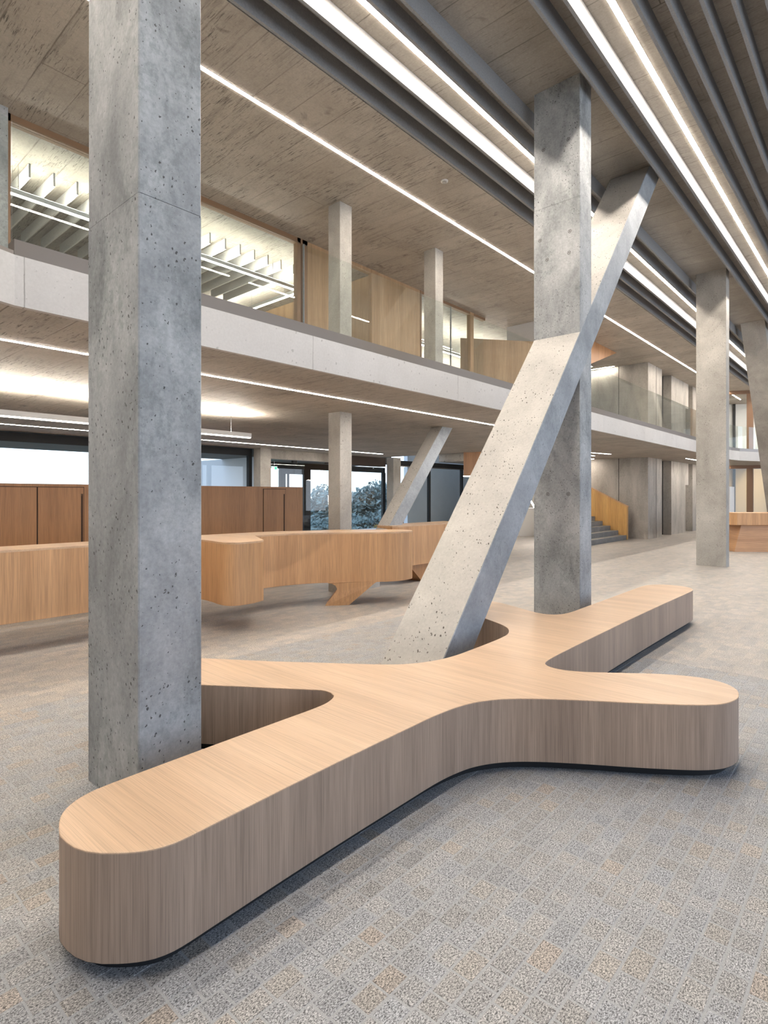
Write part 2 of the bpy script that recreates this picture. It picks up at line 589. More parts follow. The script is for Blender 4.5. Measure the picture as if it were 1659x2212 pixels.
def wall_loop(poly, z0, z1):
    m = MB()
    n = len(poly)
    m.add([(x, y, z0) for x, y in poly] + [(x, y, z1) for x, y in poly], [(i, (i + 1) % n, n + (i + 1) % n, n + i) for i in range(n)])
    return m


Z_LOW, Z_UP0, Z_CEIL, Z_HALL = 3.14, 3.50, 6.78, 7.02
FW = 14.9                                   # lobby glass facade
UW = 8.85                                   # upper room glass wall
YB = 5.0                                    # balcony edge

# ---------------------------------------------------------------- floor: granite setts in rows along X
FX0, FX1, FY0, FY1 = -0.3, 6.3, -0.618, 5.174
floor = structure('floor')
mb = MB()
X0, X1, Y0, Y1 = -9.0, 46.0, -7.0, 18.0
for (a, b, c, d) in ((X0, FX0, Y0, Y1), (FX1, X1, Y0, Y1), (FX0, FX1, Y0, FY0), (FX0, FX1, FY1, Y1)):
    mb.box(a, b, c, d, -0.25, 0.0)
mb.build('paving', M['paving'], floor, kind='stuff')
MB().box(FX0, FX1, FY0, FY1, -0.25, -0.0012).build('grout_bed', M['grout'], floor)


def sett_geo(mbx, x0, x1, y0, y1, z=0.0):
    c = 0.0035
    top = [(x0 + c, y0 + c, z), (x1 - c, y0 + c, z), (x1 - c, y1 - c, z), (x0 + c, y1 - c, z)]
    low = [(x0, y0, z - 0.003), (x1, y0, z - 0.003), (x1, y1, z - 0.003), (x0, y1, z - 0.003)]
    bot = [(x, y, z - 0.03) for x, y, _ in low]
    mbx.add(top + low + bot, [(0, 1, 2, 3)] + [(4 + i, 4 + (i + 1) % 4, (i + 1) % 4, i) for i in range(4)] + [(8 + i, 8 + (i + 1) % 4, 4 + (i + 1) % 4, 4 + i) for i in range(4)])


ca, sa = math.cos(ANG), math.sin(ANG)
setts = []
row = 0
y = FY0
rs = random.Random(11)
while y < FY1 - 0.01:
    x = FX0
    while x < FX1 - 0.02:
        L = rs.choice((0.086, 0.095, 0.105, 0.118, 0.132, 0.15))
        x2 = min(x + L, FX1)
        if FX1 - x2 < 0.05:
            x2 = FX1
        setts.append((x, x2, y, y + 0.0905))
        x = x2
    y += 0.0905


def near_key(s):
    cx, cy = (s[0] + s[1]) / 2, (s[2] + s[3]) / 2
    d = cx * ca + cy * sa
    l = cx * sa - cy * ca
    if d < 1.83 or abs(l / d) > 0.68:
        return 99
    return d


J = 0.0027
setts.sort(key=near_key)
mesh_for = {}
for s in setts[:300]:
    L = round(s[1] - s[0], 3)
    if L not in mesh_for:
        m_ = MB()
        sett_geo(m_, -L / 2 + J, L / 2 - J, -0.04525 + J, 0.04525 - J)
        o = m_.build('granite_sett', M['sett'])
        mesh_for[L] = o.data
        bpy.data.objects.remove(o)
    o = bpy.data.objects.new('granite_sett', mesh_for[L])
    o.location = ((s[0] + s[1]) / 2, (s[2] + s[3]) / 2, rs.uniform(-0.0004, 0.0004))
    o.parent = floor
    COL.objects.link(o)
mb = MB()
for s in setts[300:]:
    sett_geo(mb, s[0] + J, s[1] - J, s[2] + J, s[3] - J, rs.uniform(-0.0004, 0.0004))
mb.build('sett_field', M['sett'], floor, kind='stuff')

# ---------------------------------------------------------------- shell
# hall ceiling (recess, baffles hang in it)
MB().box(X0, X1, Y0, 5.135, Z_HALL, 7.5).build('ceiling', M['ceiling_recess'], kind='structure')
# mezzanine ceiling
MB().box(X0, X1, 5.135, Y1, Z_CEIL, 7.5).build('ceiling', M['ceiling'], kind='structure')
# mezzanine slab (ceiling of the lobby), set back behind the fascia, with the stair opening
edge = [(X0, 4.38 - 8.5 * math.tan(math.radians(18))), (1.40, YB), (27.0, YB), (27.9, 4.86), (28.9, 4.42), (31.5, 3.2), (36.0, 1.0)]
edge[0] = (1.40 - 6.5 * math.cos(math.radians(18)), YB - 6.5 * math.sin(math.radians(18)))
TH = 0.05


def offset_path(path, d):
    out = []
    for i, p in enumerate(path):
        a = path[max(i - 1, 0)]
        b = path[min(i + 1, len(path) - 1)]
        tx, ty = b[0] - a[0], b[1] - a[1]
        L = math.hypot(tx, ty)
        out.append((p[0] - ty / L * d, p[1] + tx / L * d))
    return out


inner = offset_path(edge, TH)
OX0, OX1, OY0 = 16.5, 20.5, 9.0
slab = MB()
yj = 6.2
poly = inner + [(36.5, yj), (X0, yj)]
slab.prism(ccw(poly), Z_LOW, Z_UP0)
slab.box(X0, OX0, yj, 15.0, Z_LOW, Z_UP0)
slab.box(OX1, X1, yj, 15.0, Z_LOW, Z_UP0)
slab.box(OX0, OX1, yj, OY0, Z_LOW, Z_UP0)
slab.build('ceiling', M['ceiling'], kind='structure')

# walls of the hall that the camera does not face: a window wall behind it and the two ends
w = structure('wall_south')
mb = MB()
mb.box(X0, X1, Y0 - 0.3, Y0, -0.2, 0.35)
mb.box(X0, X1, Y0 - 0.3, Y0, 6.3, 7.5)
mb.build('wall_base', M['wall'], w)
for i in range(13):
    MB().box(X0 + i * 4.5, X0 + i * 4.5 + 0.25, Y0 - 0.25, Y0, 0.35, 6.3).build('mullion', M['wall'], w)
MB().box(X0 - 0.3, X0, Y0, Y1, -0.2, 7.5).build('wall_west', M['wall'], kind='structure')
MB().box(X1, X1 + 0.3, Y0, Y1, -0.2, 7.5).build('wall_east', M['wall'], kind='structure')
MB().box(X0, X1, Y1 - 3.0, Y1 - 2.9, Z_UP0, Z_CEIL).build('wall_north', M['plaster'], kind='structure')

# ---------------------------------------------------------------- balcony edge: fascia, bronze channel, glass panels
bal = thing('balcony_edge', 'pale concrete balcony band with glass balustrade running above the lobby', 'balcony', (1.4, YB, Z_LOW))


def band(path, off0, off1, z0, z1):
    a, b = offset_path(path, off0), offset_path(path, off1)
    n = len(a)
    m = MB()
    vs = [(x, y, z0) for x, y in a] + [(x, y, z0) for x, y in b] + [(x, y, z1) for x, y in a] + [(x, y, z1) for x, y in b]
    fs = []
    for i in range(n - 1):
        fs += [(i, n + i, n + i + 1, i + 1), (2 * n + i, 2 * n + i + 1, 3 * n + i + 1, 3 * n + i), (i, i + 1, 2 * n + i + 1, 2 * n + i), (n + i, 3 * n + i, 3 * n + i + 1, n + i + 1)]
    fs += [(0, 2 * n, 3 * n, n), (n - 1, 2 * n - 1, 4 * n - 1, 3 * n - 1)]
    m.add(vs, fs)
    return m


joints = [1.40, 4.33, 7.26, 10.19, 13.12, 16.05, 18.98, 21.91, 24.84, 27.0]
band(edge, 0.0, TH, Z_LOW, 3.526).build('fascia', M['fascia'], bal)
band(edge[1:], 0.012, 0.16, 3.526, 3.65).build('metal_channel', M['channel'], bal)['label'] = 'bronze metal channel holding the glass'
band(edge[:2], 0.012, 0.16, 3.526, 3.56).build('metal_channel', M['channel'], bal)


def pane(parent, a, b, z0, z1, mat, name='glass_panel', t=0.016):
    m = MB().seg(a, b, t, z0, z1)
    return m.build(name, mat, parent)


gy = YB + 0.09
for i in range(len(joints) - 1):
    pane(bal, (joints[i] + 0.006, gy), (joints[i + 1] - 0.006, gy), 3.60, 4.585, M['glass'])
gp = offset_path(edge, 0.09)
pane(bal, gp[0], (gp[1][0] - 0.02, gp[1][1] - 0.01), 3.56, 4.585, M['glass'])
for i in range(2, len(gp) - 1):
    pane(bal, gp[i], gp[i + 1], 3.60, 4.585, M['glass'])
for x in joints[1:3]:
    MB().box(x - 0.004, x + 0.004, gy - 0.012, gy + 0.012, 3.6, 4.585).build('joint_strip', M['steel'], bal)

# ---------------------------------------------------------------- concrete columns and struts of the hall
SL = 1.1916                                  # rise over run of the struts


def post(x0, x1, y0, y1, z0, z1, parent, mat, name='shaft'):
    return MB().chamfer(x0, x1, y0, y1, z0, z1, 0.007).build(name, mat, parent)


def strut(xb, zb, zt, sign, y0, y1, wid, parent, mat, name='strut'):
    """Leaning shaft in the X-Z plane; xb = x of its upper-left edge line at Z=0."""
    def x_at(z):
        return xb + sign * z / SL
    p = [(x_at(zb), zb), (x_at(zb) + wid, zb), (x_at(zt) + wid, zt), (x_at(zt), zt)]
    m = MB()
    c = 0.007
    m.profile_y(p, y0, y1)
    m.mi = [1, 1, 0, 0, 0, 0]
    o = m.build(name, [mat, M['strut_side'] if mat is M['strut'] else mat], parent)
    bv = o.modifiers.new('arris', 'BEVEL')
    bv.width = c
    bv.segments = 1
    return o


CY0, CY1 = 2.95, 3.58
c1 = thing('concrete_column', 'nearest square concrete column, full height beside the bench end at left', 'column', (1.57, 3.26, 0))
post(1.39, 1.757, 2.95, 3.60, 0.0, 3.28, c1, M['column'])
post(1.392, 1.755, 2.952, 3.598, 3.284, Z_HALL, c1, M['column'])
c2 = thing('braced_column', 'concrete column crossed by a slanting pitted strut, rising behind the bench', 'column', (7.2, 3.26, 0))
post(7.05, 7.41, 2.965, 3.60, 0.0, 5.47, c2, M['column'])
post(7.052, 7.408, 2.967, 3.598, 5.474, Z_HALL, c2, M['column'])
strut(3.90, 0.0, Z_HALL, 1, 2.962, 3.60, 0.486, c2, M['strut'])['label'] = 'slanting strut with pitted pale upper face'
for hy_, hz_ in ((3.46, 6.24), (3.12, 6.24), (3.51, 5.06), (3.10, 5.06), (3.11, 4.79), (3.41, 4.78), (3.40, 1.71), (3.12, 1.71)):
    m = MB()
    k_ = 14
    ring = [(math.cos(6.2832 * i / k_), math.sin(6.2832 * i / k_)) for i in range(k_)]
    m.add([(7.049, hy_ + 0.024 * a, hz_ + 0.024 * b) for a, b in ring] + [(7.049, hy_ + 0.017 * a, hz_ + 0.017 * b) for a, b in ring],
          [(i, (i + 1) % k_, k_ + (i + 1) % k_, k_ + i) for i in range(k_)])
    m.add([(7.0485, hy_ + 0.009 * a, hz_ + 0.009 * b) for a, b in ring], [tuple(range(k_))])
    m.build('tie_hole', M['tie'], c2)
c3 = thing('concrete_column', 'free-standing concrete column on the open floor between bench and far counter', 'column', (15.6, 3.25, 0))
post(15.4, 15.72, 2.96, 3.60, 0.0, Z_HALL, c3, M['column_far'])
c4 = thing('leaning_strut', 'far concrete strut leaning the other way at the right picture edge', 'column', (26.4, 3.26, 0))
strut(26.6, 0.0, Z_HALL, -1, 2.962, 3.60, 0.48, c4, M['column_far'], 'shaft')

# lobby columns behind the counter (through both storeys)
k1 = thing('concrete_column', 'slim square concrete column rising from behind the reception counter', 'column', (7.07, 7.32, 0))
post(6.92, 7.21, 7.17, 7.47, 0.0, Z_LOW, k1, M['column_far'])
k2 = thing('leaning_strut', 'short concrete strut slanting up behind the counter to the lobby ceiling', 'column', (7.0, 7.3, 0))
strut(7.22, 0.9, Z_LOW, 1, 7.12, 7.42, 0.38, k2, M['strut'], 'shaft')
MB().chamfer(7.24, 7.9, 7.12, 7.42, 0.0, 0.9).build('foot_block', M['strut'], k2)
k3 = thing('concrete_column', 'slim concrete column on the upper walkway nearer the bright meeting room', 'column', (7.07, 7.32, Z_UP0))
post(6.92, 7.21, 7.17, 7.47, Z_UP0, Z_CEIL, k3, M['column_far'])
k4 = thing('concrete_column', 'slim concrete column on the upper walkway in front of the oak wall', 'column', (9.7, 7.2, Z_UP0))
post(9.53, 9.80, 7.06, 7.36, Z_UP0, Z_CEIL, k4, M['column_far'])
k5 = thing('concrete_column', 'short concrete column in the window wall left of the entrance doors', 'column', (10.8, 14.8, 0))
post(10.62, 11.02, 14.5, 14.85, 0.0, Z_LOW, k5, M['column_far'])
k6 = thing('concrete_column', 'short concrete column in the window wall right of the entrance', 'column', (17.1, 14.6, 0))
post(16.85, 17.3, 14.5, 14.85, 0.0, Z_LOW, k6, M['column_far'])

# ---------------------------------------------------------------- ceiling baffles and strips of the hall
BX0, BX1 = -4.0, 42.0


def baffle(yc, label, x0=BX0, x1=BX1):
    o = MB().box(x0, x1, yc - 0.019, yc + 0.019, Z_CEIL, Z_HALL).build('ceiling_baffle', M['baffle'], loc=((x0 + x1) / 2, yc, Z_CEIL))
    tag(o, label, 'baffle', 'grey felt baffles hanging from the hall ceiling')


baffle(5.10, 'grey ceiling baffle along the edge of the mezzanine ceiling')
baffle(4.83, 'grey ceiling baffle second from the mezzanine ceiling edge')
baffle(4.563, 'brightly lit ceiling baffle just left of the left hall light strip')
baffle(4.045, 'grey ceiling baffle just right of the left hall light strip')
baffle(3.785, 'grey ceiling baffle ending the left row, left of the column heads')
baffle(2.80, 'grey ceiling baffle passing right beside the column heads')
baffle(2.535, 'brightly lit ceiling baffle just left of the right hall light strip')
baffle(2.01, 'grey ceiling baffle just right of the right hall light strip')
baffle(1.752, 'grey ceiling baffle second to the right of the right light strip')
baffle(1.49, 'grey ceiling baffle third to the right of the right light strip')
baffle(1.245, 'grey ceiling baffle fourth to the right of the right light strip')
baffle(0.985, 'rightmost grey ceiling baffle at the top right picture corner')


def strip(name, label, a, b, ztop, mat, w=0.055, h=0.03, group=None):
    """Surface-mounted linear light: thin housing with a diffuser below it."""
    t = thing(name, label, 'light', (a[0], a[1], ztop - h), group)
    MB().seg(a, b, w + 0.012, ztop - 0.003, ztop).build('housing', M['lamp_body'], t)
    MB().seg(a, b, w, ztop - 0.006, ztop - 0.003).build('diffuser', mat, t)
    return t


strip('light_strip', 'continuous light strip in the left group of hall baffles', (BX0, 4.29), (BX1, 4.29), Z_HALL, M['hall'], 0.06, 0.035)
strip('light_strip', 'continuous light strip in the right group of hall baffles', (BX0, 2.285), (BX1, 2.285), Z_HALL, M['hall'], 0.06, 0.035)
strip('light_strip', 'long light strip crossing the bare concrete mezzanine ceiling', (-4, 6.165), (35.5, 6.165), Z_CEIL, M['mezz'], 0.05, 0.025)
strip('light_strip', 'long light strip on the lobby ceiling under the balcony', (-4, 6.17), (13.6, 6.17), Z_LOW, M['low'], 0.045, 0.022)
strip('light_strip', 'short light strip on the far lobby ceiling left of the free-standing column', (24.9, 6.17), (35.5, 6.17), Z_LOW, M['low'], 0.045, 0.022)
strip('light_strip', 'thin light strip on the lobby ceiling close to the window wall', (-4, 13.5), (15.1, 13.5), Z_LOW, M['low'], 0.045, 0.022)
strip('light_strip', 'short light strip on the ceiling above the stone stair', (19.3, 7.75), (20.5, 7.52), Z_LOW, M['low'], 0.05, 0.022)
strip('light_strip', 'light strip washing the upper core wall above the glass balustrade', (23.0, 8.3), (23.0, 10.8), Z_CEIL, M['mezz'], 0.05, 0.025)
strip('light_strip', 'light strip washing the lobby core wall beside the stair', (22.75, 9.0), (22.75, 11.5), Z_LOW, M['low'], 0.05, 0.022)
det = thing('smoke_detector', 'small round smoke detector on the mezzanine ceiling beside the baffles', 'detector', (7.6, 5.45, Z_CEIL - 0.03))


def disc(cx, cy, r, z0, z1, n=20):
    return MB().prism([(cx + r * math.cos(2 * math.pi * i / n), cy + r * math.sin(2 * math.pi * i / n)) for i in range(n)], z0, z1)


disc(7.6, 5.45, 0.06, Z_CEIL - 0.015, Z_CEIL).build('base_ring', M['lamp_body'], det)
disc(7.6, 5.45, 0.035, Z_CEIL - 0.032, Z_CEIL - 0.015).build('sensor', M['steel'], det)

# ---------------------------------------------------------------- the branching oak bench
OUT = [(0.801, 2.345), (0.835, 2.426), (0.873, 2.473), (0.924, 2.510), (0.985, 2.532), (1.06, 2.541), (1.25, 2.545), (1.65, 2.547), (2.05, 2.545), (2.25, 2.545), (2.35, 2.555),
       (2.42, 2.58), (2.47, 2.615), (2.494, 2.669), (2.488, 2.743), (2.445, 2.813), (2.335, 2.973), (2.195, 3.180), (2.036, 3.410), (1.86, 3.68),
       (1.775, 3.82), (1.745, 3.95), (1.78, 4.10), (1.89, 4.21), (2.03, 4.24), (2.16, 4.20), (2.26, 4.12),
       (2.367, 3.964), (2.494, 3.771), (2.652, 3.525), (2.873, 3.223), (3.066, 2.953), (3.175, 2.81), (3.286, 2.704), (3.43, 2.625), (3.58, 2.578), (3.75, 2.56),
       (3.929, 2.56), (4.243, 2.567), (4.437, 2.578), (4.585, 2.60), (4.695, 2.645), (4.805, 2.72), (4.876, 2.804), (4.949, 2.931), (5.043, 3.135),
       (5.13, 3.34), (5.21, 3.56), (5.30, 3.72), (5.45, 3.82), (5.62, 3.84), (5.79, 3.77), (5.88, 3.64), (5.892, 3.50), (5.80, 3.22), (5.69, 2.97), (5.64, 2.83), (5.635, 2.73), (5.69, 2.645), (5.80, 2.60), (5.95, 2.585),
       (6.126, 2.585), (6.452, 2.587), (7.076, 2.59), (7.839, 2.595), (8.22, 2.59), (8.38, 2.565), (8.50, 2.50), (8.585, 2.397), (8.61, 2.28), (8.585, 2.16), (8.50, 2.05), (8.38, 1.995), (8.25, 1.982),
       (7.138, 1.988), (6.105, 1.992), (5.225, 1.986), (4.523, 1.980), (4.196, 1.972), (4.062, 1.962), (3.987, 1.944), (3.940, 1.903), (3.920, 1.839), (3.923, 1.770),
       (3.961, 1.671), (4.118, 1.450), (4.268, 1.250), (4.345, 1.11), (4.383, 0.988), (4.375, 0.886), (4.334, 0.814), (4.263, 0.760), (4.171, 0.733), (4.093, 0.725), (3.994, 0.741),
       (3.905, 0.781), (3.815, 0.860), (3.715, 0.985), (3.565, 1.201), (3.420, 1.424), (3.260, 1.646), (3.145, 1.771), (3.046, 1.845), (2.934, 1.900), (2.80, 1.932), (2.65, 1.948),
       (2.346, 1.951), (1.897, 1.951), (1.527, 1.945), (1.316, 1.939), (1.174, 1.935), (1.104, 1.933), (1.040, 1.936), (0.981, 1.954), (0.930, 1.987), (0.884, 2.029), (0.845, 2.072),
       (0.814, 2.122), (0.795, 2.175), (0.787, 2.229), (0.786, 2.285)]
bo = ccw(catmull(OUT, 0.03))
bench = thing('bench', 'large branching oak bench with rounded arms winding between the concrete columns', 'bench', (3.6, 2.3, 0))


def cap(poly, z, mat, name, parent):
    m = MB()
    m.add([(x, y, z) for x, y in poly], [tuple(range(len(poly)))])
    return m


mtop = MB()
n = len(bo)
bi = inset(bo, 0.003)
mtop.add([(x, y, 0.444) for x, y in bo] + [(x, y, 0.4485) for x, y in bo] + [(x, y, 0.450) for x, y in bi],
         [(i, (i + 1) % n, n + (i + 1) % n, n + i) for i in range(n)] + [(n + i, n + (i + 1) % n, 2 * n + (i + 1) % n, 2 * n + i) for i in range(n)] + [tuple(range(2 * n, 3 * n))])
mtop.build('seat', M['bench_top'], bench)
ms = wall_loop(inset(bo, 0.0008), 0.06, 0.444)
ms.build('side_panel', M['bench_side_shaded'], bench, smooth=True)
mu = MB()
mu.add([(x, y, 0.0605) for x, y in bo], [tuple(range(n - 1, -1, -1))])
mu.build('underside', M['plinth'], bench)
wall_loop(inset(bo, 0.06), 0.0, 0.0603).build('plinth', M['plinth'], bench)

# ---------------------------------------------------------------- reception counters
CT, CB = 1.12, 0.35
cnt = thing('reception_counter', 'winding oak reception counter with a rounded lobe and one tapering foot', 'counter', (5.5, 6.5, 0))
front = [(-3.5, 6.93), (0.0, 6.93), (2.0, 6.93), (3.3, 6.93), (3.75, 6.92), (3.92, 6.85), (3.98, 6.68), (3.97, 6.42), (3.94, 6.22), (3.95, 6.09), (4.02, 6.0), (4.15, 5.965), (4.32, 5.985), (4.50, 6.075)]
f2 = [(4.885, 6.80), (5.15, 6.81), (5.46, 6.77), (5.80, 6.65), (6.06, 6.48), (6.30, 6.27), (6.50, 6.08), (6.68, 5.93), (6.86, 5.83), (7.05, 5.80), (7.25, 5.84), (7.38, 5.97),
      (7.40, 6.14), (7.30, 6.32), (7.12, 6.50), (6.9, 6.72), (6.62, 6.98), (6.25, 7.08), (5.7, 7.35), (5.1, 7.45), (4.2, 7.5), (0.0, 7.5), (-3.5, 7.5)]
fa = catmull(front, 0.05, closed=False) + [front[-1]]
fb = catmull(f2, 0.05, closed=False) + [f2[-1]]
co = ccw(fa + fb)
MB().prism(co, CT - 0.022, CT).build('countertop', M['counter_top'], cnt)
mw = wall_loop(inset(co, 0.002), CB, CT - 0.022)
mw.build('front_panel', M['counter'], cnt, smooth=True)
mu = MB()
mu.add([(x, y, CB + 0.002) for x, y in co], [tuple(range(len(co) - 1, -1, -1))])
mu.build('underside', M['counter_h'], cnt)
# foot: a flared foot whose face continues the front panel (upper edge wide, lower edge narrow)
ft = MB()


def fpt(u):                                  # point on the front between X 5.95 and 6.55
    pts = [(5.80, 6.65), (6.06, 6.48), (6.30, 6.27), (6.50, 6.08), (6.68, 5.93), (6.86, 5.83)]
    xs = 5.80 + u
    for a, b in zip(pts, pts[1:]):
        if xs <= b[0]:
            t = (xs - a[0]) / (b[0] - a[0])
            return (xs, a[1] + t * (b[1] - a[1]))
    return pts[-1]


prof = [(0.22, 0.36), (0.22, 0.345), (0.27, 0.335), (0.315, 0.30), (0.33, 0.25), (0.31, 0.20), (0.195, 0.02), (0.185, 0.0), (0.47, 0.0), (0.76, 0.33), (0.80, 0.36)]
fv, bv_ = [], []
for u, z in prof:
    x, yv = fpt(u)
    fv.append((x, yv, z))
    bv_.append((x + 0.16, yv + 0.15, z))
npf = len(prof)
ft.add(fv + bv_, [tuple(range(npf)), tuple(range(2 * npf - 1, npf - 1, -1))] + [(i, npf + i, npf + (i + 1) % npf, (i + 1) % npf) for i in range(npf)])
ft.build('foot', M['counter'], cnt)
for xa in (3.2, -3.4):
    MB().prism([(xa, 7.1), (xa + 0.9, 7.1), (xa + 0.9, 7.4), (xa, 7.4)], 0, CB).build('foot', M['cabinet'], cnt)

cn2 = thing('reception_counter', 'second straight oak counter behind the first one, left of the big strut', 'counter', (10, 7.3, 0))
co2 = ccw([(8.1, 7.0), (8.18, 6.93), (8.35, 6.9), (10.4, 6.9), (10.4, 7.5), (8.35, 7.5), (8.12, 7.4)])
MB().prism(co2, CT - 0.022, CT).build('countertop', M['counter_top'], cn2)
wall_loop(inset(co2, 0.002), CB, CT - 0.022).build('front_panel', M['counter'], cn2, smooth=True)
MB().add([(x, y, CB) for x, y in co2], [tuple(range(len(co2) - 1, -1, -1))]).build('underside', M['cabinet'], cn2)
MB().profile_y([(8.55, CB), (8.95, 0), (9.35, 0), (9.75, CB)], 6.96, 7.42).build('foot', M['cabinet'], cn2)

# tall cabinet wall
cab = thing('storage_cabinet', 'tall dark oak storage cabinet wall standing behind the reception counter', 'cabinet', (4, 12, 0))
cr = [(-4, 11.5), (9.70, 11.5), (9.78, 11.53), (9.82, 11.62), (9.82, 12.0), (9.75, 12.2), (-4, 12.2)]
co3 = ccw(cr)
MB().prism(co3, 0.0, 1.90).build('carcass', M['cabinet'], cab)
M['groove'] = plain('dark_groove', (0.045, 0.02, 0.01), 0.8)


def door(x0, x1, z0, z1, handle=None):
    MB().box(x0, x1, 11.494, 11.5, z0, z1).build('door_gap', M['groove'], cab)
    d = MB().box(x0 + 0.012, x1 - 0.012, 11.486, 11.499, z0 + 0.012, z1 - 0.012).build('door', M['cabinet'], cab)
    if handle is not None:
        MB().box(handle, handle + 0.035, 11.4845, 11.4875, 0.55, 1.72).build('handle_groove', M['groove'], d)


for x0, x1, hd in ((-0.6, 0.98, None), (0.98, 2.56, None), (2.56, 3.57, None), (3.57, 4.37, 4.31), (4.62, 5.4, None), (5.4, 6.2, None), (8.50, 9.20, 9.12)):
    door(x0, x1, 0.08, 1.85, hd)

# ---------------------------------------------------------------- pendant lamp over the counter
pen = thing('pendant_lamp', 'long white linear pendant lamp hanging over the reception counter', 'lamp', (2, 8.7, 2.72))
MB().box(-3.5, 6.15, 8.66, 8.74, 2.735, 2.81).build('lamp_body', M['lamp_body'], pen)
MB().box(-3.49, 6.14, 8.67, 8.73, 2.72, 2.735).build('diffuser', M['pend_dn'], pen)
MB().box(-3.49, 6.14, 8.675, 8.725, 2.81, 2.8108).build('uplight', M['pend_up'], pen)
for x in (5.75, 3.6, 1.4, -0.8, -3.0):
    disc(x, 8.7, 0.006, 2.815, Z_LOW, 8).build('suspension_cable', M['steel'], pen)

# ---------------------------------------------------------------- window wall of the lobby
def frame_window(nm, x0, x1, z0, z1, mull=(), y=FW, mat=None, head=None, t=0.12, name2='window_frame'):
    s = structure(nm)
    fm = M['black'] if mat is None else mat
    head = t if head is None else head
    fr = MB()
    fr.box(x0, x1, y, y + 0.12, z1 - head, z1)
    fr.box(x0, x1, y, y + 0.12, z0, z0 + 0.08)
    fr.box(x0, x0 + t, y, y + 0.12, z0 + 0.08, z1 - head)
    fr.box(x1 - t, x1, y, y + 0.12, z0 + 0.08, z1 - head)
    fr.build(name2, fm, s)
    xs = [x0 + t] + list(mull) + [x1 - t]
    for m_ in mull:
        MB().box(m_ - 0.05, m_ + 0.05, y, y + 0.12, z0 + 0.08, z1 - head).build('mullion', fm, s)
    for a, b in zip(xs, xs[1:]):
        MB().box(a, b, y + 0.05, y + 0.065, z0 + 0.08, z1 - head).build('pane', M['pane'], s)
    return s


frame_window('window_1', -8.0, 10.60, 0.3, 3.12, mull=(-3.2, 1.6, 6.2), head=0.21)
s = structure('window_2')
MB().box(11.04, 13.95, FW, FW + 0.35, 2.86, Z_LOW).build('lintel', M['wall'], s)
MB().box(13.95, 16.85, FW, FW + 0.35, 2.80, Z_LOW).build('lintel', M['lintel'], s)
for a, b in ((11.06, 12.35), (12.36, 14.0), (14.02, 16.8)):
    MB().box(a, b, FW + 0.1, FW + 0.112, 0.02, 2.82).build('pane', M['pane'], s)
MB().box(12.28, 12.44, FW + 0.05, FW + 0.15, 2.76, 2.84).build('patch_fitting', M['black'], s)
frame_window('window_3', 17.3, 24.2, 0.3, 3.08, mull=(19.72, 22.2), head=0.23)
MB().box(17.3, 24.2, FW - 0.02, FW, 2.86, 2.875).build('trim_1', M['channel'], kind='structure')
MB().box(-8, 16.8, FW - 0.15, FW, 0.0, 0.30).build('trim_2', M['out_wall'], kind='structure')

# the porch outside: canopy, outer doors, side wall
OYF = 17.35
MB().box(-8, 17.6, 15.25, OYF + 0.1, 2.93, 3.3).build('ceiling', M['canopy'], kind='structure')
MB().box(11.15, 11.3, 15.3, 19.5, 0.0, 2.93).build('wall_porch', M['porch'], kind='structure')
s = structure('door_1')
fr = MB()
R = OYF


def rx(px):                                   # plan position on the outer porch front
    t = (px - 829.5) / 1242
    return R * (ca + t * sa) / (sa - t * ca)


a, b, c, d, e2 = rx(573), rx(605), rx(614), rx(657), rx(671)
fr.box(a - 0.3, rx(832), R, R + 0.1, 2.70, 2.93)
fr.box(b, c + 0.02, R, R + 0.1, 0, 2.70)
fr.box(d, e2, R, R + 0.1, 0, 2.70)
fr.box(c, d, R, R + 0.1, 2.50, 2.70)
fr.box(rx(827), rx(833), R, R + 0.1, 0, 2.70)
fr.build('door_frame', M['black'], s)
MB().box(rx(622.5), rx(625), R, R + 0.08, 0.0, 2.5).build('door_stile', M['black'], s)
MB().box(rx(615.8), rx(617.5), R, R + 0.08, 0.0, 2.5).build('door_stile', M['black'], s)
for p, q in ((a - 0.3, b), (c, d), (e2, rx(827))):
    MB().box(p, q, R + 0.03, R + 0.045, 0.0, 2.70).build('pane', M['pane'], s)
ex = thing('exit_sign', 'small glowing green and white exit sign above the entrance doors', 'sign', (rx(628), 16.9, 2.62))
xa, xb = 12.86, 13.09
MB().box(xa, xb, 16.86, 16.9, 2.60, 2.73).build('sign_face', M['exit'], ex)
MB().box(xa + 0.115, xb - 0.02, 16.852, 16.86, 2.62, 2.71).build('pictogram', M['exit_g'], ex)
MB().box(xa - 0.01, xb + 0.01, 16.85, 16.91, 2.73, 2.75).build('housing', M['lamp_body'], ex)
disc((xa + xb) / 2, 16.88, 0.008, 2.75, 2.93, 8).build('hanger', M['lamp_body'], ex)

# ground and trees outside
MB().box(-60, 140, 18.0, 160, -4.6, -4.2).build('ground', M['lawn'], kind='structure')
MB().box(-20, 60, 17.5, 20.5, -0.35, -0.05).build('terrace', M['paving'], kind='structure')


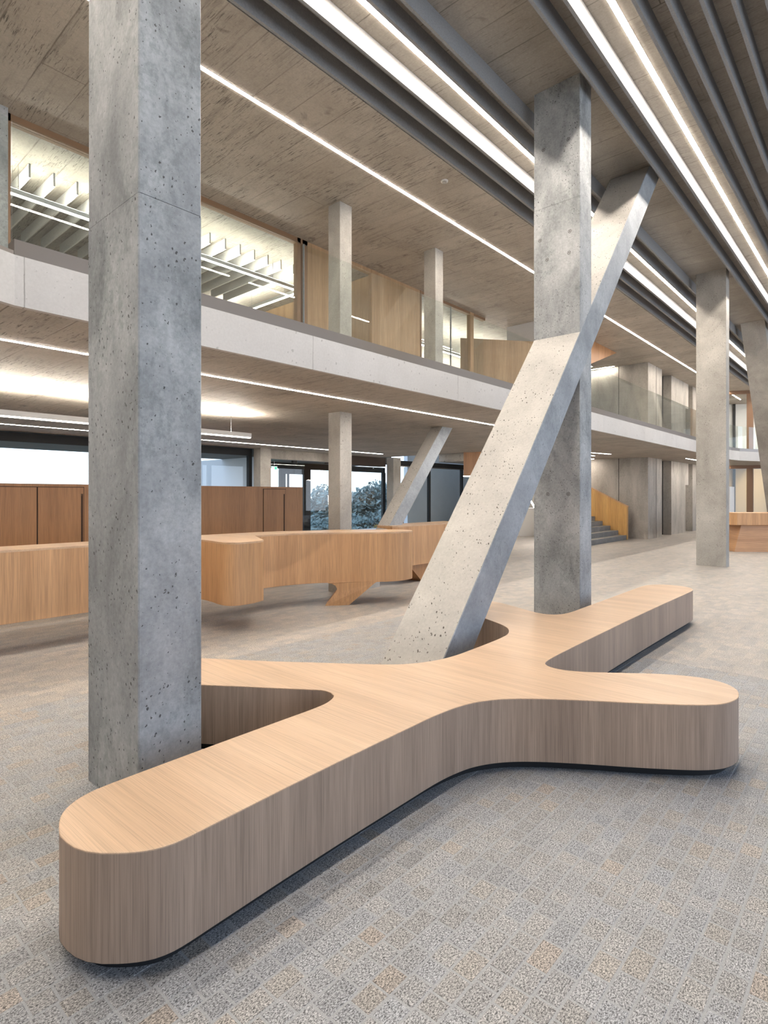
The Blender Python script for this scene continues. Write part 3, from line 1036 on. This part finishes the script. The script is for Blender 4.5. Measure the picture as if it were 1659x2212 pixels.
def tree(x, y, base, h, r, mat, label, nleaf=3200, conifer=False, group='trees on the slope beyond the windows'):
    t = thing('tree', label, 'tree', (x, y, base), group)
    tr = MB()
    m = 7
    rr = r * 0.09
    tr.add([(x + rr * math.cos(6.283 * i / m), y + rr * math.sin(6.283 * i / m), base) for i in range(m)] + [(x + rr * 0.4 * math.cos(6.283 * i / m), y + rr * 0.4 * math.sin(6.283 * i / m), base + h * 0.8) for i in range(m)],
           [(i, (i + 1) % m, m + (i + 1) % m, m + i) for i in range(m)])
    tr.build('trunk', M['bark'], t)
    cr_ = MB()
    R_ = random.Random(int(x * 100 + y * 7))
    blobs = []
    for _ in range(20):
        u = R_.uniform(0.04, 0.95)
        rad = r * (math.sin(math.pi * min(1, (u + 0.12) / 1.1)) ** 0.6) * (0.72 if not conifer else (1.1 - u))
        an = R_.uniform(0, 6.283)
        blobs.append((x + rad * math.cos(an) * R_.uniform(.2, .9), y + rad * math.sin(an) * R_.uniform(.2, .9), base + h * u, r * R_.uniform(0.28, 0.5)))
    vs, fs = [], []
    for i in range(nleaf):
        bx, by, bz, br = R_.choice(blobs)
        th, ph = R_.uniform(0, 6.283), math.acos(R_.uniform(-1, 1))
        q = br * R_.uniform(0.65, 1.05)
        c_ = Vector((bx + q * math.sin(ph) * math.cos(th), by + q * math.sin(ph) * math.sin(th), bz + q * math.cos(ph) * 0.9))
        s_ = R_.uniform(0.12, 0.28)
        d1 = Vector((R_.uniform(-1, 1), R_.uniform(-1, 1), R_.uniform(-1, 1))).normalized() * s_
        d2 = d1.orthogonal().normalized() * s_ * 0.8
        k = len(vs)
        vs += [c_ - d1, c_ + d2, c_ + d1]
        fs.append((k, k + 1, k + 2))
    cr_.add(vs, fs)
    cr_.build('foliage', mat, t, kind='stuff')


def spot(px, d):
    t = (px - 829.5) / 1242
    l = t * d
    return d * ca + l * sa, d * sa - l * ca


rt = random.Random(5)
for i, (px, d, top) in enumerate(((668, 52, 1.6), (684, 47, 2.1), (700, 50, 2.2), (716, 46, 2.4), (733, 51, 2.3), (750, 46, 2.0), (766, 50, 1.9), (781, 45, 2.25), (797, 50, 2.3), (812, 45, 2.5), (826, 49, 2.7), (842, 46, 2.8),
                                  (676, 39, -0.3), (696, 38, 0.0), (718, 40, 0.1), (743, 38, -0.4), (768, 39, 0.1), (792, 37, 0.0), (818, 38, 0.3), (838, 37, 0.4))):
    x, y = spot(px, d)
    tree(x, y, -4.3, top + 4.3, 1.9, M['leaf_a'], 'misty green tree on the far slope seen through the entrance glazing', 3600)
for px, d, nm_ in ((866, 33, 'leftmost'), (884, 31, 'middle'), (903, 34, 'rightmost')):
    x, y = spot(px, d)
    tree(x, y, -4.3, 5.2, 1.7, M['leaf_b'], nm_ + ' yellow-brown autumn tree seen through the window behind the small strut', 2600, group='autumn trees beyond the windows')
MB().prism([(21.5, 17.6), (34.0, 17.6), (34.0, 18.0), (21.7, 18.0)], -4.2, 4.0).build('wall_annex', M['out_wall'], kind='structure')

# ---------------------------------------------------------------- concrete core, lifts and stair
core = structure('wall_core')
C1, C2, C3 = (23.15, 24.9), (26.4, 29.2), (29.75, 36.0)
for z0, z1 in ((0.0, Z_LOW), (Z_UP0, Z_CEIL)):
    MB().box(C1[0], C1[1], 7.07, 15.0, z0, z1).build('core_block', M['wall'], core)
    MB().box(C2[0], 28.6, 7.12, 9.5, z0, z1).build('core_block', M['wall'], core)
    MB().box(28.6, 29.1, 7.12, 9.5, z0 + 2.15, z1).build('core_block', M['wall'], core)
    MB().box(C3[0], C3[1], 7.1, 9.5, z0, z1).build('core_block', M['wall'], core)
    MB().box(24.9, 26.4, 7.45, 7.6, z0, z1).build('lift_recess', M['dark'], core)  # near-black panel; the narrow slot's deep shade is put into its colour
    MB().box(29.1, 29.75, 7.6, 8.8, z0, z1).build('lift_recess', M['wall'], core)
    dd = MB().box(28.6, 29.1, 7.3, 7.36, z0, z0 + 2.15).build('lift_door', M['channel'], core)
    MB().box(28.82, 28.86, 7.285, 7.3, z0, z0 + 2.15).build('door_gap', M['dark'], dd)
    MB().box(24.15, 24.17, 7.064, 7.07, z0, z1).build('cast_joint', M['dark'], core)
    MB().box(23.144, 23.15, 8.16, 8.18, z0, z1).build('cast_joint', M['dark'], core)

stair = thing('stone_stair', 'grey stone stair with tan oak parapet rising beside the core wall', 'stair', (20.5, 8.5, 0))
NS = 8
for i in range(NS):
    MB().box(18.4 + 0.2 * i, 22.42, 7.63 + 0.30 * i, 7.63 + 0.30 * (i + 1) + 0.02, 0.0 if i == 0 else 0.17 * i - 0.02, 0.17 * (i + 1)).build('step', M['stone'], stair)
y_end = 7.63 + 0.3 * NS
pr = [(7.62, 0.0), (7.62, 1.24), (y_end, 1.24 + 0.49 * 0.3 * NS * 1.05), (y_end, 0.0)]
MB().profile_x(pr, 22.45, 22.6).build('parapet', M['stair_wood'], stair)
MB().profile_x([(7.60, 1.24), (7.60, 1.275), (y_end, 1.275 + 0.49 * 0.3 * NS * 1.05), (y_end, 1.24 + 0.49 * 0.3 * NS * 1.05)], 22.44, 22.61).build('handrail', M['counter'], stair)
# lit wall behind the stair
sw = thing('stair_parapet', 'bright low parapet wall with a light line between the big strut and column', 'parapet', (21.5, 11.5, 0))
MB().seg((20.3, 12.7), (22.4, 10.7), 0.14, 0.0, 1.16).build('parapet_wall', M['plaster'], sw)
lb = MB()
p_, q_ = Vector((21.70, 11.34, 1.68)), Vector((21.92, 11.13, 1.16))
lb.add([p_, p_ + Vector((0.05, 0, 0)), q_ + Vector((0.05, 0, 0)), q_, p_ + Vector((0, 0.05, 0)), p_ + Vector((0.05, 0.05, 0)), q_ + Vector((0.05, 0.05, 0)), q_ + Vector((0, 0.05, 0))],
       [(0, 3, 2, 1), (4, 5, 6, 7), (0, 1, 5, 4), (1, 2, 6, 5), (2, 3, 7, 6), (3, 0, 4, 7)])
lb.build('light_bar', M['low'], sw)
strip('light_strip', 'light strip on the ceiling over the stair hall behind the big strut', (16.0, 8.3), (21, 8.3), Z_LOW, M['low'], 0.05, 0.022)
# oak box hanging under the lobby ceiling
hb = thing('hanging_oak_box', 'oak-clad stair underside box hanging from the lobby ceiling beside the big strut', 'stair soffit', (16.9, 11.0, 2.3))
MB().prism(ccw([(16.3, 10.9), (17.8, 10.0), (18.8, 10.65), (17.35, 11.55)]), 2.35, Z_LOW + 0.3).build('cladding', M['cabinet'], hb)
MB().prism(ccw([(16.42, 10.95), (17.7, 10.15), (17.76, 10.22), (16.48, 11.03)]), 2.325, 2.349).build('diffuser', M['low'], hb)

# ---------------------------------------------------------------- upper level: glazed rooms, oak walls
def post_w(x0, x1, parent, mat=None, y=UW, z0=Z_UP0, z1=Z_CEIL):
    MB().box(x0, x1, y - 0.04, y + 0.08, z0, z1).build('frame_post', M['frame_wood'] if mat is None else mat, parent)


w4 = structure('window_4')
post_w(7.34, 7.42, w4)
post_w(7.47, 7.60, w4)
post_w(2.37, 2.42, w4)
MB().box(2.37, 7.60, UW - 0.04, UW + 0.08, Z_CEIL - 0.10, Z_CEIL).build('frame_head', M['frame_wood'], w4)
MB().box(2.37, 7.60, UW - 0.04, UW + 0.08, Z_UP0, Z_UP0 + 0.08).build('frame_sill', M['frame_wood'], w4)
MB().box(2.42, 7.34, UW, UW + 0.012, Z_UP0 + 0.08, Z_CEIL - 0.10).build('pane', M['pane'], w4)
MB().box(7.60, 8.86, UW - 0.03, UW + 0.10, Z_UP0, Z_CEIL).build('wall_upper', M['upper_wood'], kind='structure')
w5 = structure('window_5')
post_w(9.50, 9.66, w5, M['upper_wood'])
MB().box(8.86, 9.50, UW - 0.03, UW + 0.08, Z_CEIL - 0.09, Z_CEIL).build('frame_head', M['upper_wood'], w5)
MB().box(8.87, 9.50, UW, UW + 0.012, Z_UP0, Z_CEIL - 0.09).build('pane', M['pane'], w5)
MB().box(9.66, 11.26, UW - 0.03, UW + 0.10, Z_UP0, Z_CEIL).build('wall_upper', M['upper_wood'], kind='structure')
w6 = structure('window_6')
post_w(11.26, 11.32, w6)
post_w(13.52, 13.68, w6, M['upper_wood'])
MB().box(11.26, 14.3, UW - 0.03, UW + 0.08, Z_CEIL - 0.07, Z_CEIL).build('frame_head', M['frame_wood'], w6)
for a_, b_ in ((11.32, 13.52), (13.68, 14.25)):
    MB().box(a_, b_, UW, UW + 0.012, Z_UP0, Z_CEIL - 0.07).build('pane', M['pane'], w6)
# room partitions
MB().box(9.72, 9.86, UW + 0.1, 14.9, Z_UP0, Z_CEIL).build('wall_room', M['upper_wood'], kind='structure')
MB().box(0.3, 0.45, UW + 0.1, 14.9, Z_UP0, Z_CEIL).build('wall_room', M['plaster'], kind='structure')
MB().box(1.95, 2.36, UW - 0.15, UW + 0.25, Z_UP0, Z_CEIL).build('wall_pier', M['column'], kind='structure')
MB().box(15.5, 15.7, 6.9, 8.80, Z_UP0, Z_CEIL).build('wall_landing', M['fascia'], kind='structure')
MB().box(20.4, 20.5, 9.0, 14.9, Z_UP0, Z_CEIL).build('wall_room', M['blue'], kind='structure')
# oak stair flank on the upper level
sf = thing('oak_stair_flank', 'oak-clad flank of the upper stair behind the glass balustrade, left of the big strut', 'stair', (14.6, 8.5, Z_UP0))
a0, b0 = (13.9, 9.4), (15.3, 7.7)
mfl = MB()
dx, dy = b0[0] - a0[0], b0[1] - a0[1]
LL = math.hypot(dx, dy)
nx, ny = -dy / LL * 0.05, dx / LL * 0.05
za, zb_ = 1.70 + 4.54, 1.70 + 4.41
vs = [(a0[0], a0[1], Z_UP0), (b0[0], b0[1], Z_UP0), (b0[0], b0[1], zb_), (a0[0], a0[1], za)]
mfl.add(vs + [(x + nx * 2, y + ny * 2, z) for x, y, z in vs], [(0, 1, 2, 3), (7, 6, 5, 4), (0, 4, 5, 1), (1, 5, 6, 2), (2, 6, 7, 3), (3, 7, 4, 0)])
mfl.build('cladding', M['upper_wood'], sf)
sf2 = thing('oak_stair_soffit', 'dark oak stair underside dropping from the upper ceiling right of the braced column', 'stair', (19.5, 7.45, 6))
MB().profile_y([(20.9, Z_CEIL), (18.2, Z_CEIL), (16.8, Z_CEIL), (16.8, 5.3), (18.6, 6.0)], 7.45, 8.0).build('cladding', M['cabinet'], sf2)
strip('light_strip', 'short light strip under the oak stair underside right of the braced column', (18.45, 7.6), (19.0, 7.6), 5.99, M['mezz'], 0.05, 0.025)

# hanging white fins of the bright room
ORD = 'first second third fourth fifth sixth seventh eighth ninth tenth eleventh twelfth thirteenth fourteenth fifteenth sixteenth seventeenth'.split()
for i in range(17):
    x = 2.617 + 0.343 * i
    if x > 8.2:
        break
    o = MB().box(x - 0.014, x + 0.014, 9.86, 12.6, 6.54, 6.75).build('ceiling_fin', M['fin'], loc=(x, 11.2, 6.54))
    tag(o, ORD[i] + ' white acoustic fin from the left in the bright upper room', 'acoustic fin', 'white acoustic fins in the upper room')


def tube(name, label, a, b, z, mat, up=None):
    t = thing(name, label, 'lamp', (a[0], a[1], z))
    MB().seg(a, b, 0.07, z + 0.012, z + 0.085).build('lamp_body', M['lamp_body'], t)
    MB().seg(a, b, 0.055, z, z + 0.012).build('diffuser', mat, t)
    if up:
        MB().seg(a, b, 0.05, z + 0.085, z + 0.09).build('uplight', up, t)
    for k in (0.12, 0.5, 0.88):
        disc(a[0] + (b[0] - a[0]) * k, a[1] + (b[1] - a[1]) * k, 0.006, z + 0.09, Z_CEIL, 6).build('suspension_cable', M['steel'], t)


M['room_up'] = emit('room_uplight', (1, 0.94, 0.84), 110)
tube('pendant_lamp', 'white tubular pendant lamp along the front of the bright upper room', (2.1, 10.05), (8.45, 10.05), 6.28, M['room'], M['room_up'])
tube('pendant_lamp', 'white pendant lamp running into the depth of the bright upper room', (8.45, 10.2), (8.45, 13.6), 6.28, M['room'], M['room_up'])
tube('pendant_lamp', 'white pendant lamp in the second glazed room behind the upper column', (12.5, 10.4), (18.8, 10.4), 6.1, M['room'], M['room_up'])
tube('pendant_lamp', 'rear white pendant lamp deep in the second glazed room', (14.0, 12.8), (19.8, 12.8), 6.1, M['room'], M['room_up'])

# ---------------------------------------------------------------- far right end of the hall
fc = thing('reception_counter', 'far oak service counter with overhanging top beside the free-standing column', 'counter', (21.5, 4.0, 0))
u = (math.cos(math.radians(-25)), math.sin(math.radians(-25)))


def loc2(s_, t_):
    p0 = (19.75, 3.62)
    v_ = (math.sin(math.radians(25)), math.cos(math.radians(25)))
    q = (0.62, -0.785)
    w_ = (0.785, 0.62)
    return (p0[0] + q[0] * s_ + w_[0] * t_, p0[1] + q[1] * s_ + w_[1] * t_)


tp = catmull([loc2(0.12, 0), loc2(2.5, 0), loc2(2.5, 0.9), loc2(0.12, 0.9), loc2(0.0, 0.75), loc2(0.0, 0.15)], 0.2, True, (0, 1, 2, 3))
MB().prism(ccw(tp), 0.80, 1.16).build('countertop', M['counter'], fc)
bp0 = [loc2(0.30, 0.12), loc2(2.4, 0.12), loc2(2.4, 0.8), loc2(0.30, 0.8)]
bp1 = [loc2(0.05, 0.02), loc2(2.45, 0.02), loc2(2.45, 0.8), loc2(0.05, 0.8)]
m = MB()
m.add([(x, y, 0.0) for x, y in bp1] + [(x, y, 0.80) for x, y in bp0], [(0, 1, 5, 4), (1, 2, 6, 5), (2, 3, 7, 6), (3, 0, 4, 7), (4, 5, 6, 7)])
m.build('base', M['counter_h'], fc)
wp = thing('low_counter', 'low oak counter block further back behind the free-standing column', 'counter', (24.6, 5.4, 0))
MB().box(23.6, 26.4, 4.3, 5.2, 0.55, 0.98).build('countertop', M['counter'], wp)
MB().box(23.9, 24.6, 4.5, 5.1, 0.0, 0.55).build('base', M['lamp_body'], wp)
scr = MB().box(28.0, 28.9, 5.25, 5.33, 0.0, 2.05).build('partition_screen', M['plaster'])
tag(scr, 'white upright screen panel seen just right of the free-standing column', 'screen')
for z0, z1 in ((0.0, Z_LOW), (Z_UP0, Z_CEIL)):
    s = structure('window_7' if z0 == 0 else 'window_8')
    g0, g1 = (32.0, 6.9), (34.5, 1.5)
    MB().seg(g0, g1, 0.14, z1 - 0.16, z1).build('frame_head', M['wood_red'], s)
    for k in (0.06, 0.30, 0.62, 0.9):
        q = (g0[0] + (g1[0] - g0[0]) * k, g0[1] + (g1[1] - g0[1]) * k)
        MB().box(q[0] - 0.09, q[0] + 0.09, q[1] - 0.13, q[1] + 0.13, z0, z1 - 0.16).build('frame_post', M['wood_red'], s)
    MB().seg(g0, g1, 0.012, z0, z1 - 0.16).build('pane', M['pane'], s)
    MB().seg((36.5, 8.0), (40.0, 2.0), 0.15, z0, z1).build('wall_back', M['yellow'] if z0 == 0 else M['plaster'], s)
    for k in (0.2, 0.45, 0.7):
        MB().box(36.4 + 3.5 * k - 0.08, 36.4 + 3.5 * k + 0.02, 8 - 6 * k - 0.12, 8 - 6 * k, z0, z1).build('wall_groove', M['dark'], s)
strip('light_strip', 'light strip in the far glazed room on the upper level', (34.5, 5.6), (37.5, 4.0), Z_CEIL, M['mezz'], 0.06, 0.03)
strip('light_strip', 'light strip in the far glazed room on the ground level', (34.5, 5.6), (37.5, 4.0), Z_LOW, M['low'], 0.06, 0.03)
bpy.context.view_layer.update()
